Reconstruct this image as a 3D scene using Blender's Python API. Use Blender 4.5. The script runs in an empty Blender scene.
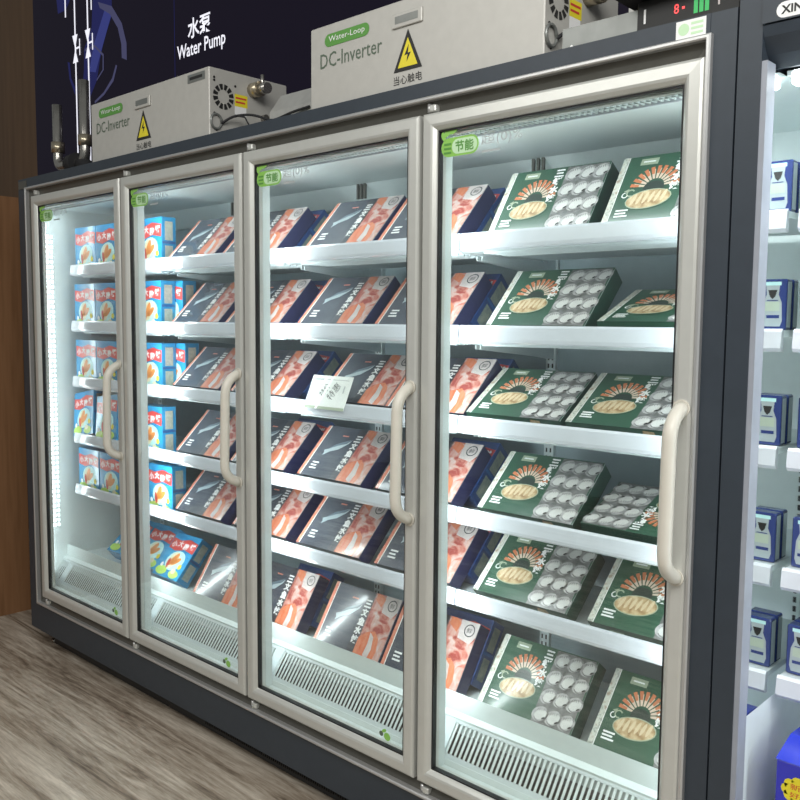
import bpy, math, random
from mathutils import Vector, Matrix
random.seed(4)
S = bpy.context.scene
COL = S.collection
R = math.radians
BASE = 0.26           # the model is laid out with the door bottoms at z = 0; everything is lifted by this at the end

# ------------------------------------------------------------------ camera
def look(f, yaw, pitch, roll, pos):
    cy, sy, cp, sp = math.cos(yaw), math.sin(yaw), math.cos(pitch), math.sin(pitch)
    F = Vector((-sy*cp, cy*cp, sp)); r0 = Vector((cy, sy, 0)); u0 = r0.cross(F)
    cr, sr = math.cos(roll), math.sin(roll)
    r = r0*cr + u0*sr; u = u0*cr - r0*sr
    cam = bpy.data.cameras.new('camera'); o = bpy.data.objects.new('camera', cam); COL.objects.link(o)
    cam.sensor_width = 36; cam.sensor_fit = 'HORIZONTAL'; cam.lens = f/800*36
    cam.clip_start = 0.05; cam.clip_end = 60
    m = Matrix(((r.x, u.x, -F.x, pos[0]), (r.y, u.y, -F.y, pos[1]), (r.z, u.z, -F.z, pos[2]), (0, 0, 0, 1)))
    o.matrix_world = m
    S.camera = o
look(873.883, 0.7538, -0.0901, 0.0079, (3.9181, -1.7508, 1.2871 + BASE))

# ------------------------------------------------------------------ world, lights, exposure
S.view_settings.view_transform = 'Standard'
S.view_settings.look = 'None'
S.view_settings.gamma = 1.0
S.view_settings.exposure = 0.0
W = bpy.data.worlds.new('world'); S.world = W; W.use_nodes = True
W.node_tree.nodes['Background'].inputs[0].default_value = (0.84, 0.88, 0.86, 1)
W.node_tree.nodes['Background'].inputs[1].default_value = 0.22

def area(name, loc, rot, sx, sy, power, color=(1, 1, 1), spread=180, parent=None):
    l = bpy.data.lights.new(name, 'AREA'); l.shape = 'RECTANGLE'; l.size = sx; l.size_y = sy
    l.energy = power; l.color = color; l.spread = R(spread)
    o = bpy.data.objects.new(name, l); COL.objects.link(o); o.location = loc; o.rotation_euler = rot
    if parent: o.parent = parent
    return o
area('store_light', (2.3, -2.6, 3.3), (R(25), 0, 0), 4.2, 1.2, 60, (1.0, 0.99, 0.94))
area('store_light', (4.6, -2.0, 3.3), (R(20), R(20), 0), 2.0, 2.0, 85, (1.0, 0.99, 0.95))
LED_POWER = 3.3
LED_COL = (0.90, 0.98, 1.0)

# ------------------------------------------------------------------ materials
def mat(name, col, rough=0.5, metal=0.0, emit=None, es=1.0, coat=0.0, var=0.04, scale=30.0, spec=0.5):
    m = bpy.data.materials.new(name); m.use_nodes = True; nt = m.node_tree; b = nt.nodes['Principled BSDF']
    b.inputs['Roughness'].default_value = rough; b.inputs['Metallic'].default_value = metal
    b.inputs['Coat Weight'].default_value = coat; b.inputs['Coat Roughness'].default_value = 0.12
    b.inputs['Specular IOR Level'].default_value = spec
    if emit:
        b.inputs['Emission Color'].default_value = (*emit, 1); b.inputs['Emission Strength'].default_value = es
    if var:
        tc = nt.nodes.new('ShaderNodeTexCoord'); n = nt.nodes.new('ShaderNodeTexNoise'); n.inputs['Scale'].default_value = scale
        r = nt.nodes.new('ShaderNodeValToRGB')
        r.color_ramp.elements[0].position = .3; r.color_ramp.elements[1].position = .7
        r.color_ramp.elements[0].color = (*[max(0, c*(1-var)) for c in col], 1)
        r.color_ramp.elements[1].color = (*[min(1, c*(1+var)) for c in col], 1)
        nt.links.new(tc.outputs['Object'], n.inputs['Vector']); nt.links.new(n.outputs['Fac'], r.inputs['Fac'])
        nt.links.new(r.outputs['Color'], b.inputs['Base Color'])
    else:
        b.inputs['Base Color'].default_value = (*col, 1)
    return m
def mix_mat(name, cols, scale=40, rough=0.35, coat=0.3, stretch=(1, 1, 1), detail=3, pos=None, distort=0.0):
    m = bpy.data.materials.new(name); m.use_nodes = True; nt = m.node_tree; b = nt.nodes['Principled BSDF']
    b.inputs['Roughness'].default_value = rough; b.inputs['Coat Weight'].default_value = coat; b.inputs['Coat Roughness'].default_value = .1
    tc = nt.nodes.new('ShaderNodeTexCoord'); mp = nt.nodes.new('ShaderNodeMapping'); mp.inputs['Scale'].default_value = stretch
    n = nt.nodes.new('ShaderNodeTexNoise'); n.inputs['Scale'].default_value = scale; n.inputs['Detail'].default_value = detail
    n.inputs['Distortion'].default_value = distort
    r = nt.nodes.new('ShaderNodeValToRGB'); cr = r.color_ramp
    while len(cr.elements) < len(cols): cr.elements.new(.5)
    for i, c in enumerate(cols):
        cr.elements[i].position = pos[i] if pos else .3 + .4*i/(len(cols)-1); cr.elements[i].color = (*c, 1)
    nt.links.new(tc.outputs['Object'], mp.inputs[0]); nt.links.new(mp.outputs[0], n.inputs['Vector'])
    nt.links.new(n.outputs['Fac'], r.inputs['Fac']); nt.links.new(r.outputs['Color'], b.inputs['Base Color'])
    return m
def glass_mat(name, tint=(0.94, 0.965, 0.95), ior=1.75, rough=0.0):
    m = bpy.data.materials.new(name); m.use_nodes = True; nt = m.node_tree; nt.nodes.clear()
    o = nt.nodes.new('ShaderNodeOutputMaterial'); mx = nt.nodes.new('ShaderNodeMixShader')
    t = nt.nodes.new('ShaderNodeBsdfTransparent'); g = nt.nodes.new('ShaderNodeBsdfGlossy'); f = nt.nodes.new('ShaderNodeFresnel')
    ge = nt.nodes.new('ShaderNodeNewGeometry'); mr = nt.nodes.new('ShaderNodeMapRange')      # a pane: same reflectance on both faces
    mr.inputs['To Min'].default_value = ior; mr.inputs['To Max'].default_value = 1/ior
    nt.links.new(ge.outputs['Backfacing'], mr.inputs['Value']); nt.links.new(mr.outputs[0], f.inputs[0]); t.inputs[0].default_value = (*tint, 1); g.inputs['Roughness'].default_value = rough
    nt.links.new(f.outputs[0], mx.inputs[0]); nt.links.new(t.outputs[0], mx.inputs[1]); nt.links.new(g.outputs[0], mx.inputs[2])
    nt.links.new(mx.outputs[0], o.inputs[0])
    return m
def floor_mat():
    m = bpy.data.materials.new('grey_brown_wood_vinyl'); m.use_nodes = True; nt = m.node_tree; b = nt.nodes['Principled BSDF']
    N = nt.nodes.new; L = nt.links.new
    tc = N('ShaderNodeTexCoord')
    mp = N('ShaderNodeMapping'); mp.inputs['Scale'].default_value = (.55, 6.5, 1)
    br = N('ShaderNodeTexBrick'); br.inputs['Scale'].default_value = 1.0
    br.inputs['Brick Width'].default_value = 1.25; br.inputs['Row Height'].default_value = .19; br.inputs['Mortar Size'].default_value = .0012
    br.inputs['Color1'].default_value = (0, 0, 0, 1); br.inputs['Color2'].default_value = (1, 1, 1, 1); br.inputs['Mortar'].default_value = (.3, .3, .3, 1)
    L(tc.outputs['Object'], br.inputs['Vector'])
    n0 = N('ShaderNodeTexNoise'); n0.inputs['Scale'].default_value = 1.3; n0.inputs['Detail'].default_value = 3
    n1 = N('ShaderNodeTexNoise'); n1.inputs['Scale'].default_value = 2.6; n1.inputs['Detail'].default_value = 8; n1.inputs['Roughness'].default_value = .65; n1.inputs['Distortion'].default_value = .8
    n2 = N('ShaderNodeTexNoise'); n2.inputs['Scale'].default_value = 11; n2.inputs['Detail'].default_value = 6; n2.inputs['Distortion'].default_value = .6
    L(tc.outputs['Object'], mp.inputs[0]); L(mp.outputs[0], n1.inputs['Vector']); L(mp.outputs[0], n2.inputs['Vector']); L(mp.outputs[0], n0.inputs['Vector'])
    a = N('ShaderNodeMath'); a.operation = 'MULTIPLY_ADD'; a.inputs[1].default_value = .35
    L(n2.outputs['Fac'], a.inputs[0]); L(n1.outputs['Fac'], a.inputs[2])
    n3 = N('ShaderNodeTexNoise'); n3.inputs['Scale'].default_value = 45; n3.inputs['Detail'].default_value = 4; n3.inputs['Distortion'].default_value = .4
    L(mp.outputs[0], n3.inputs['Vector'])
    a0 = N('ShaderNodeMath'); a0.operation = 'MULTIPLY_ADD'; a0.inputs[1].default_value = .22
    s0 = N('ShaderNodeMath'); s0.operation = 'SUBTRACT'; s0.inputs[1].default_value = .5
    L(n3.outputs['Fac'], s0.inputs[0]); L(s0.outputs[0], a0.inputs[0]); L(a.outputs[0], a0.inputs[2]); a = a0
    a2 = N('ShaderNodeMath'); a2.operation = 'MULTIPLY_ADD'; a2.inputs[1].default_value = .06
    L(br.outputs['Color'], a2.inputs[0]); L(a.outputs[0], a2.inputs[2])
    r = N('ShaderNodeValToRGB'); cr = r.color_ramp
    cr.elements[0].position = .50; cr.elements[0].color = (.12, .09, .065, 1)
    cr.elements[1].position = .92; cr.elements[1].color = (.66, .59, .50, 1)
    e = cr.elements.new(.64); e.color = (.30, .245, .19, 1)
    e = cr.elements.new(.76); e.color = (.45, .39, .32, 1)
    L(a2.outputs[0], r.inputs['Fac']); L(r.outputs['Color'], b.inputs['Base Color'])
    b.inputs['Roughness'].default_value = .42
    bu = N('ShaderNodeBump'); bu.inputs['Strength'].default_value = .12; bu.inputs['Distance'].default_value = .004
    L(a.outputs[0], bu.inputs['Height']); L(bu.outputs[0], b.inputs['Normal'])
    return m

M = {}
M['floor'] = floor_mat()
M['slate'] = mat('slate_grey_paint', (0.032, 0.042, 0.056), .42, var=.05)
M['slate_dark'] = mat('dark_kick_paint', (0.022, 0.023, 0.025), .5)
M['black'] = mat('black_rubber', (0.012, 0.012, 0.013), .45)
M['alu'] = mat('satin_champagne_aluminium', (0.60, 0.605, 0.575), .30, .35, var=.02)
M['alu_dark'] = mat('shaded_channel_aluminium', (0.10, 0.097, 0.085), .40, .3)  # aluminium with the shade of channels and gaps put into its colour
M['chrome'] = mat('bright_trim', (0.55, 0.55, 0.55), .30, .6, var=.02)
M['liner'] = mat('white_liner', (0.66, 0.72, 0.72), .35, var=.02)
M['liner_grey'] = mat('shade_greyed_liner', (0.27, 0.34, 0.37), .40, var=.03)  # back wall of the white liner, greyed to imitate shadow behind the boxes
M['shelf'] = mat('white_shelf_enamel', (0.60, 0.66, 0.68), .35, var=.02)
M['rail'] = mat('glossy_white_price_rail', (0.62, 0.645, 0.71), .14, coat=.5, var=.02)
M['handle'] = mat('cream_handle_plastic', (0.62, 0.59, 0.52), .35, var=.02)
M['glass'] = glass_mat('door_glass')
M['led'] = mat('led_diffuser', (.9, .9, .9), .4, emit=(.88, .97, 1.0), es=5.0, var=0)
M['mirror'] = mat('mirror_panel', (.83, .88, .86), .04, 1.0, var=0)
M['wood'] = mix_mat('brown_wood_panel', [(.20, .095, .040), (.27, .135, .062), (.23, .11, .048)], 3, .5, .05, (9, 9, .6), 6)
M['wood_dark'] = mix_mat('dark_brown_wall', [(.16, .085, .040), (.21, .115, .055)], 3, .6, .0, (6, 6, .5), 5)
M['wall'] = mat('dark_wall_paint', (.05, .05, .055), .7)
M['screen'] = mat('dark_display_panel', (.004, .003, .008), .5, emit=(.010, .007, .018), es=.5, var=0, spec=.15)
M['neon'] = mat('white_display_line', (.5, .5, .5), .4, emit=(.85, .85, .95), es=.95, var=0)
M['blue1'] = mat('deep_blue_graphic', (.01, .01, .05), .4, emit=(.012, .014, .085), es=.8, var=0, spec=.1)
M['blue2'] = mat('mid_blue_graphic', (.02, .02, .08), .4, emit=(.035, .045, .20), es=.8, var=0, spec=.1)
M['blue3'] = mat('grey_blue_graphic', (.03, .03, .06), .4, emit=(.060, .060, .13), es=.8, var=0, spec=.1)
M['unit'] = mat('light_grey_sheet_metal', (.50, .49, .46), .42, .15, var=.03)
M['unit_side'] = mat('galvanised_side', (.48, .48, .46), .38, .35, var=.05)
M['unit_lid'] = mat('zinc_grey', (.24, .25, .24), .35, .5, var=.06)
M['green'] = mat('logo_green', (.10, .30, .055), .4, var=.02)
M['green_dot'] = mat('sticker_lime', (.26, .55, .10), .4, var=.02)
M['sticker_pale'] = mat('sticker_pale_green', (.55, .78, .50), .4, var=.02)
M['dkgreen'] = mat('dark_green_ink', (.10, .14, .10), .5, var=0)
M['ink'] = mat('black_ink', (.015, .015, .015), .5, var=0)
M['yellow'] = mat('warning_yellow', (.78, .66, .03), .45, var=.02)
M['red'] = mat('label_red', (.60, .05, .04), .4, var=.02)
M['white'] = mat('white_print', (.85, .85, .85), .4, var=.01)
M['greyprint'] = mat('grey_print', (.42, .45, .45), .5, var=.02)
M['brass'] = mat('brass_fitting', (.55, .48, .36), .28, .9, var=.05)
M['steel'] = mat('steel_pipe', (.45, .43, .40), .25, .9, var=.05)
M['foam'] = mat('black_foam', (.018, .018, .02), .8)
M['paper'] = mat('price_paper', (.74, .75, .73), .5, var=.02)
# packaging
M['fs_navy'] = mat('navy_carton', (.030, .032, .10), .28, coat=.4, var=.05)
M['fs_slate'] = mix_mat('slate_print', [(.050, .060, .088), (.095, .105, .13)], 9, .25, .5)
M['fs_band'] = mat('dark_band_print', (.035, .040, .055), .3, coat=.4)
M['fs_salmon'] = mix_mat('salmon_photo_print', [(.36, .07, .06), (.52, .20, .16), (.58, .34, .30), (.60, .47, .44)], 20, .26, .5, (1, 1, 1), 3, [.36, .46, .55, .66], 1.2)
M['fs_orange'] = mix_mat('salmon_fillet_print', [(.62, .13, .05), (.66, .25, .14)], 30, .26, .5, (3, .6, 1))
M['fs_pale'] = mix_mat('ice_photo_print', [(.48, .42, .42), (.66, .60, .58)], 25, .3, .4)
M['fs_strip'] = mix_mat('orange_strip_print', [(.60, .12, .07), (.70, .32, .22)], 60, .3, .4)
M['fs_fish'] = mat('silver_fish_print', (.42, .50, .54), .3, coat=.4)
M['fs_fish_dark'] = mat('fish_back_print', (.10, .15, .20), .3, coat=.4)
M['gr'] = mat('bottle_green_carton', (.018, .078, .045), .28, coat=.45, var=.06)
M['gr_dark'] = mat('dark_green_side', (.010, .045, .032), .28, coat=.4, var=.05)
M['gr_edge'] = mix_mat('marbled_edge_print', [(.05, .09, .07), (.62, .62, .56), (.30, .20, .15)], 55, .3, .4)
M['gr_label'] = mat('sage_label', (.33, .38, .28), .4)
M['gr_tray'] = mix_mat('tray_print', [(.10, .10, .10), (.23, .225, .23)], 60, .3, .4)
M['dump1'] = mix_mat('dumpling_print', [(.30, .29, .30), (.52, .50, .50)], 70, .3, .4)
M['dump2'] = mat('dumpling_highlight_print', (.62, .61, .60), .3, coat=.3)
M['prawn1'] = mat('prawn_orange_print', (.55, .17, .07), .3, coat=.3)
M['prawn2'] = mat('prawn_white_print', (.66, .52, .42), .3, coat=.3)
M['plate'] = mix_mat('fried_dumpling_print', [(.30, .17, .07), (.50, .34, .18), (.66, .52, .34)], 55, .3, .4)
M['plate_hi'] = mat('dumpling_fold_print', (.66, .52, .34), .3, coat=.3)
M['plate_dark'] = mat('sauce_dark_print', (.02, .035, .03), .3)
M['bl'] = mix_mat('sky_blue_carton', [(.012, .20, .47), (.03, .36, .64)], 10, .26, .5)
M['bl_side'] = mat('blue_carton_side', (.03, .27, .52), .26, coat=.45, var=.05)
M['bl_deep'] = mat('deep_blue_carton_top', (.02, .10, .30), .3, coat=.4)
M['bl_panel'] = mix_mat('beige_info_panel', [(.36, .39, .35), (.50, .50, .42)], 80, .35, .3)
M['ribbon'] = mat('red_ribbon_print', (.62, .05, .045), .3, coat=.4)
M['toon1'] = mat('orange_biscuit_print', (.75, .26, .06), .3)
M['toon2'] = mat('cream_print', (.80, .72, .48), .3)
M['toon3'] = mat('lime_print', (.45, .68, .12), .3)
M['toon4'] = mat('pale_aqua_print', (.48, .78, .80), .3)
M['royal'] = mat('royal_blue_carton', (.025, .030, .46), .25, coat=.6)
M['royal_top'] = mat('royal_blue_lid', (.03, .05, .55), .25, coat=.6)
M['milkblue'] = mat('milk_pack_blue', (.030, .050, .19), .25, coat=.5)
M['milkgrey'] = mat('bottle_print_grey', (.36, .42, .45), .35)
M['milkgreen'] = mat('bottle_print_cream', (.42, .50, .42), .35)
M['ledred'] = mat('red_indicator', (.5, .02, .02), .4, emit=(1, .08, .08), es=1.5, var=0)
M['ledgreen'] = mat('green_indicator', (.02, .3, .05), .4, emit=(.05, .45, .15), es=.6, var=0)
M['stone'] = mat('store_wall_paint', (.45, .43, .40), .8)

# ------------------------------------------------------------------ mesh builder
FONTC = {}
def text_polys(body, size, bold=0.0):
    key = (body, bold)
    if key not in FONTC:
        cu = bpy.data.curves.new('t', 'FONT'); cu.body = body; cu.size = 1.0; cu.resolution_u = 2; cu.offset = bold
        cu.fill_mode = 'FRONT' if hasattr(cu, 'fill_mode') else 'BOTH'
        o = bpy.data.objects.new('t', cu); COL.objects.link(o)
        dg = bpy.context.evaluated_depsgraph_get(); dg.update()
        me = bpy.data.meshes.new_from_object(o.evaluated_get(dg))
        vs = [(v.co.x, v.co.y) for v in me.vertices]; fs = [tuple(p.vertices) for p in me.polygons if p.normal.z > 0.5 or True]
        bpy.data.objects.remove(o); bpy.data.curves.remove(cu); bpy.data.meshes.remove(me)
        if vs:
            x0 = min(v[0] for v in vs); y0 = min(v[1] for v in vs); y1 = max(v[1] for v in vs); x1 = max(v[0] for v in vs)
            vs = [(v[0]-x0, v[1]-y0) for v in vs]
        else: x1 = x0 = y0 = 0; y1 = 1
        FONTC[key] = (vs, fs, x1-x0, y1-y0)
    return FONTC[key]

class MB:
    def __init__(s): s.v = []; s.f = []; s.m = []; s.mats = []; s.sm = []; s.X = None
    def mi(s, k):
        if k not in s.mats: s.mats.append(k)
        return s.mats.index(k)
    def face(s, pts, k, smooth=False):
        b = len(s.v)
        s.v += [tuple(s.X @ Vector(p)) if s.X else tuple(p) for p in pts]
        s.f.append(tuple(range(b, b+len(pts)))); s.m.append(s.mi(k)); s.sm.append(smooth)
    def grid(s, rings, k, closed=True, smooth=True, caps=False):
        b = len(s.v); n = len(rings[0])
        for r in rings: s.v += [tuple(s.X @ Vector(p)) if s.X else tuple(p) for p in r]
        for i in range(len(rings)-1):
            for j in range(n if closed else n-1):
                j2 = (j+1) % n
                s.f.append((b+i*n+j, b+i*n+j2, b+(i+1)*n+j2, b+(i+1)*n+j)); s.m.append(s.mi(k)); s.sm.append(smooth)
        if caps:
            s.f.append(tuple(b+j for j in reversed(range(n)))); s.m.append(s.mi(k)); s.sm.append(False)
            s.f.append(tuple(b+(len(rings)-1)*n+j for j in range(n))); s.m.append(s.mi(k)); s.sm.append(False)
    def box(s, x0, x1, y0, y1, z0, z1, k, c=0.0):
        if c <= 0:
            P = [(x0,y0,z0),(x1,y0,z0),(x1,y1,z0),(x0,y1,z0),(x0,y0,z1),(x1,y0,z1),(x1,y1,z1),(x0,y1,z1)]
            b = len(s.v); s.v += [tuple(s.X @ Vector(p)) if s.X else p for p in P]
            for f in ((0,3,2,1),(4,5,6,7),(0,1,5,4),(1,2,6,5),(2,3,7,6),(3,0,4,7)):
                s.f.append(tuple(b+i for i in f)); s.m.append(s.mi(k)); s.sm.append(False)
            return
        # chamfered box: rings along z
        def ring(d, z):
            a, b_, e, g = x0+d, x1-d, y0+d, y1-d
            return [(a+c,e,z),(b_-c,e,z),(b_,e+c,z),(b_,g-c,z),(b_-c,g,z),(a+c,g,z),(a,g-c,z),(a,e+c,z)]
        s.grid([ring(c*.7, z0), ring(0, z0+c), ring(0, z1-c), ring(c*.7, z1)], k, True, False, True)
    def prism(s, prof, x0, x1, k, axis='x'):   # prof in (y,z)
        if axis == 'x': a = [(x0, p[0], p[1]) for p in prof]; b = [(x1, p[0], p[1]) for p in prof]
        elif axis == 'y': a = [(p[0], x0, p[1]) for p in prof]; b = [(p[0], x1, p[1]) for p in prof]
        else: a = [(p[0], p[1], x0) for p in prof]; b = [(p[0], p[1], x1) for p in prof]
        s.grid([a, b], k, True, False, True)
    def ring_frame(s, x0, x1, z0, z1, prof, k):   # prof: (inset, y); mitred sweep round a rectangle in the xz plane
        loops = [[(x0+d, y, z0+d), (x1-d, y, z0+d), (x1-d, y, z1-d), (x0+d, y, z1-d)] for d, y in prof]
        loops.append(loops[0])
        s.grid(loops, k, True, False)
    def cyl(s, p0, p1, r, k, n=16, r2=None, caps=True):
        p0 = Vector(p0); p1 = Vector(p1); d = (p1-p0).normalized()
        a = d.orthogonal().normalized(); b = d.cross(a); r2 = r if r2 is None else r2
        g = lambda c, q: [tuple(c + (a*math.cos(t*2*math.pi/n)+b*math.sin(t*2*math.pi/n))*q) for t in range(n)]
        s.grid([g(p0, r), g(p1, r2)], k, True, True, caps)
    def tube(s, pts, r, k, n=10, flat=1.0):
        pts = [Vector(p) for p in pts]; rings = []; up = None
        for i, p in enumerate(pts):
            d = (pts[min(i+1, len(pts)-1)] - pts[max(i-1, 0)]).normalized()
            if up is None: up = d.orthogonal().normalized()
            up = (up - d*up.dot(d)).normalized(); b = d.cross(up)
            rings.append([tuple(p + (up*math.cos(t*2*math.pi/n)*flat + b*math.sin(t*2*math.pi/n))*r) for t in range(n)])
        s.grid(rings, k, True, True, True)
    # flat print on the local plane z = e (x right, y up)
    def p2(s, pts, k, e): s.face([(x, y, e) for x, y in pts], k)
    def rect(s, x0, y0, x1, y1, k, e): s.p2([(x0,y0),(x1,y0),(x1,y1),(x0,y1)], k, e)
    def ell(s, cx, cy, rx, ry, k, e, a0=0, a1=360, n=18, rot=0):
        P = []
        for i in range(n + (0 if a1-a0 >= 360 else 1)):
            t = R(a0 + (a1-a0)*i/n); x, y = rx*math.cos(t), ry*math.sin(t)
            P.append((cx + x*math.cos(R(rot)) - y*math.sin(R(rot)), cy + x*math.sin(R(rot)) + y*math.cos(R(rot))))
        s.p2(P, k, e)
    def arc(s, cx, cy, r0, r1, a0, a1, k, e, n=20, sx=1, sy=1):
        for i in range(n):
            t0, t1 = R(a0+(a1-a0)*i/n), R(a0+(a1-a0)*(i+1)/n)
            s.p2([(cx+sx*r0*math.cos(t0), cy+sy*r0*math.sin(t0)), (cx+sx*r1*math.cos(t0), cy+sy*r1*math.sin(t0)),
                  (cx+sx*r1*math.cos(t1), cy+sy*r1*math.sin(t1)), (cx+sx*r0*math.cos(t1), cy+sy*r0*math.sin(t1))], k, e)
    def pill(s, x0, y0, x1, y1, k, e):
        r = (y1-y0)/2; P = []
        for i in range(9): a = R(90+22.5*i); P.append((x0+r+r*math.cos(a), y0+r+r*math.sin(a)))
        for i in range(9): a = R(-90+22.5*i); P.append((x1-r+r*math.cos(a), y0+r+r*math.sin(a)))
        s.p2(P, k, e)
    def text(s, body, x, y, h, k, e, w=None, bold=0.0, rot=0):
        vs, fs, tw, th = text_polys(body, 1, bold)
        if not vs: return
        sc = h/max(th, 1e-3); sx = (w/tw) if w else sc
        c, sn = math.cos(R(rot)), math.sin(R(rot))
        P = [(x + c*vx*sx - sn*vy*sc, y + sn*vx*sx + c*vy*sc, e) for vx, vy in vs]
        b = len(s.v); s.v += [tuple(s.X @ Vector(p)) if s.X else p for p in P]
        for f in fs: s.f.append(tuple(b+i for i in f)); s.m.append(s.mi(k)); s.sm.append(False)
    def mesh(s, name):
        me = bpy.data.meshes.new(name); me.from_pydata(s.v, [], s.f)
        for k in s.mats: me.materials.append(M[k])
        me.polygons.foreach_set('material_index', s.m); me.polygons.foreach_set('use_smooth', s.sm)
        me.update(); return me
    def build(s, name, parent=None, loc=None, rot=None):
        o = bpy.data.objects.new(name, s.mesh(name)); COL.objects.link(o)
        if parent: o.parent = parent
        if loc: o.location = loc
        if rot: o.rotation_euler = rot
        return o
FX = Matrix(((1,0,0,0),(0,0,-1,0),(0,1,0,0),(0,0,0,1)))     # print plane facing -y: local (x,y,e) -> (x,-e,y)
def front(y): return Matrix.Translation((0, y, 0)) @ FX
def right_face(x): return Matrix(((0,0,1,x),(1,0,0,0),(0,1,0,0),(0,0,0,1)))   # print plane facing +x: local (u,v,e) -> (x+e, u, v)
def left_face(x): return Matrix(((0,0,-1,x),(-1,0,0,0),(0,1,0,0),(0,0,0,1)))

def tag(o, label=None, cat=None, group=None, kind=None):
    if label: o['label'] = label
    if cat: o['category'] = cat
    if group: o['group'] = group
    if kind: o['kind'] = kind
    return o
def empty(name, loc, label, cat, group=None):
    o = bpy.data.objects.new(name, None); COL.objects.link(o); o.location = loc; o.empty_display_size = .1
    return tag(o, label, cat, group)
def part_at(mb, name, root, label=None):
    o = mb.build(name, root); o.location = -root.location
    if label: o['label'] = label
    return o

# ------------------------------------------------------------------ setting
FL = -0.26
b = MB(); b.box(-4.5, 6.5, -5, 3.0, FL-.1, FL, 'floor'); tag(b.build('floor'), kind='structure')
b = MB(); b.box(-2.1, 6.5, 1.06, 1.16, FL, 4.2, 'wall'); tag(b.build('wall_back'), kind='structure')
b = MB(); b.box(-4.5, -2.1, 1.0, 1.16, FL, 4.2, 'wood_dark')
tag(b.build('wall_left'), kind='structure')
b = MB()
b.box(-4.5, -.62, -.9, .22, FL, 1.90, 'wood'); tag(b.build('wall_partition'), 'brown wood partition at the left of the freezer', kind='structure')

# display wall with line graphics
root = empty('display_screen', (-.7, 1.04, 2.0), 'large dark wall display with white pipe diagram and blue machine graphic', 'display')
b = MB(); b.box(-2.1, 3.6, 1.0, 1.055, 1.6, 4.1, 'screen'); part_at(b, 'screen_panel', root)
b = MB(); b.X = front(.998)
for x in (-1.51, -1.345):
    b.rect(x-.008, 2.2, x+.008, 3.6, 'neon', 0)
    z = 2.99
    b.p2([(x-.034, z-.085), (x+.034, z-.085), (x, z)], 'neon', .001); b.p2([(x-.034, z+.085), (x, z), (x+.034, z+.085)], 'neon', .0015)
    b.rect(x, z-.006, x+.060, z+.006, 'neon', .002); b.rect(x+.055, z-.05, x+.067, z+.05, 'neon', .0025)
b.rect(-1.640, 3.21, -1.625, 3.6, 'neon', 0)
x = -1.28; b.rect(x-.06, 3.26, x+.03, 3.272, 'neon', 0); b.rect(x-.02, 3.18, x-.008, 3.5, 'neon', .0004)
part_at(b, 'pipe_diagram', root)
b = MB(); b.X = front(.999); b.text('水泵', -.25, 2.785, .105, 'neon', 0, w=.215, bold=.02); part_at(b, 'chinese_lettering', root)
b = MB(); b.X = front(.999); b.text('Water Pump', -.355, 2.675, .095, 'neon', 0, w=.445, bold=.012); part_at(b, 'english_lettering', root)
b = MB(); b.X = front(.9995)
b.p2([(-1.40, 3.7), (-1.05, 3.7), (-1.048, 3.094), (-1.15, 2.971), (-1.204, 2.864), (-1.247, 2.752), (-1.34, 2.659), (-1.442, 2.688), (-1.408, 2.842), (-1.40, 2.967), (-1.30, 3.071), (-1.27, 3.3)], 'blue1', 0)
b.p2([(-1.12, 3.16), (-1.06, 3.09), (-1.13, 2.99), (-1.20, 2.89), (-1.26, 2.80), (-1.34, 2.82), (-1.28, 2.96), (-1.20, 3.06)], 'blue2', .0005)
def strip(pin, pout, k, e):
    for i in range(len(pin)-1): b.p2([pin[i], pout[i], pout[i+1], pin[i+1]], k, e)
strip([(-1.19, 3.167), (-1.072, 3.105), (-.982, 3.005), (-.945, 2.905), (-.943, 2.825)], [(-1.213, 3.208), (-1.047, 3.145), (-.935, 3.022), (-.886, 2.900), (-.886, 2.802)], 'blue3', .001)
strip([(-1.014, 2.80), (-1.06, 2.73), (-1.165, 2.665), (-1.278, 2.63)], [(-.998, 2.79), (-1.045, 2.71), (-1.16, 2.648), (-1.278, 2.615)], 'blue3', .001)
strip([(-1.62, 2.93), (-1.60, 2.82), (-1.53, 2.71)], [(-1.59, 2.92), (-1.575, 2.82), (-1.50, 2.72)], 'blue1', .001)
strip([(-1.389, 2.965), (-1.262, 2.965), (-1.154, 2.888), (-1.158, 2.796), (-1.247, 2.745)], [(-1.389, 2.95), (-1.262, 2.95), (-1.168, 2.880), (-1.172, 2.80), (-1.247, 2.757)], 'blue3', .0015)
b.p2([(-1.816, 3.7), (-1.569, 3.7), (-1.569, 3.304), (-1.626, 3.255), (-1.737, 3.256)], 'blue1', .0002)
b.rect(-.382, 2.2, -.377, 3.8, 'blue1', 0)
part_at(b, 'blue_machine_graphic', root)

# steel pipe behind the unit and the cable on the floor
def rounded(pts, r, n=5):
    out = [Vector(pts[0])]
    for i in range(1, len(pts)-1):
        p = Vector(pts[i]); a = (Vector(pts[i-1])-p).normalized()*r; c = (Vector(pts[i+1])-p).normalized()*r
        for k in range(n+1):
            t = k/n; out.append((p+a)*(1-t)**2 + p*2*t*(1-t) + (p+c)*t*t)
    return out + [Vector(pts[-1])]
root = empty('refrigerant_pipe', (-.22, .30, 1.91), 'U shaped steel pipe with black foam standing left of the grey unit', 'pipe')
b = MB(); b.tube(rounded([(-.335, .30, 2.33), (-.335, .30, 2.03), (-.06, .30, 2.03), (-.06, .30, 2.40)], .05), .024, 'steel', 12)
b.cyl((-.335, .30, 2.15), (-.335, .30, 2.10), .032, 'brass'); b.cyl((-.06, .30, 2.15), (-.06, .30, 2.10), .032, 'brass'); part_at(b, 'pipe', root)
b = MB(); b.tube([(-.20, .30, 2.03), (-.12, .29, 2.03)], .045, 'foam', 12); b.tube([(-.10, .30, 2.02), (-.04, .30, 2.0), (.0, .30, 1.97), (.0, .30, 1.950)], .035, 'foam', 10); part_at(b, 'foam_sleeve', root)
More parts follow.
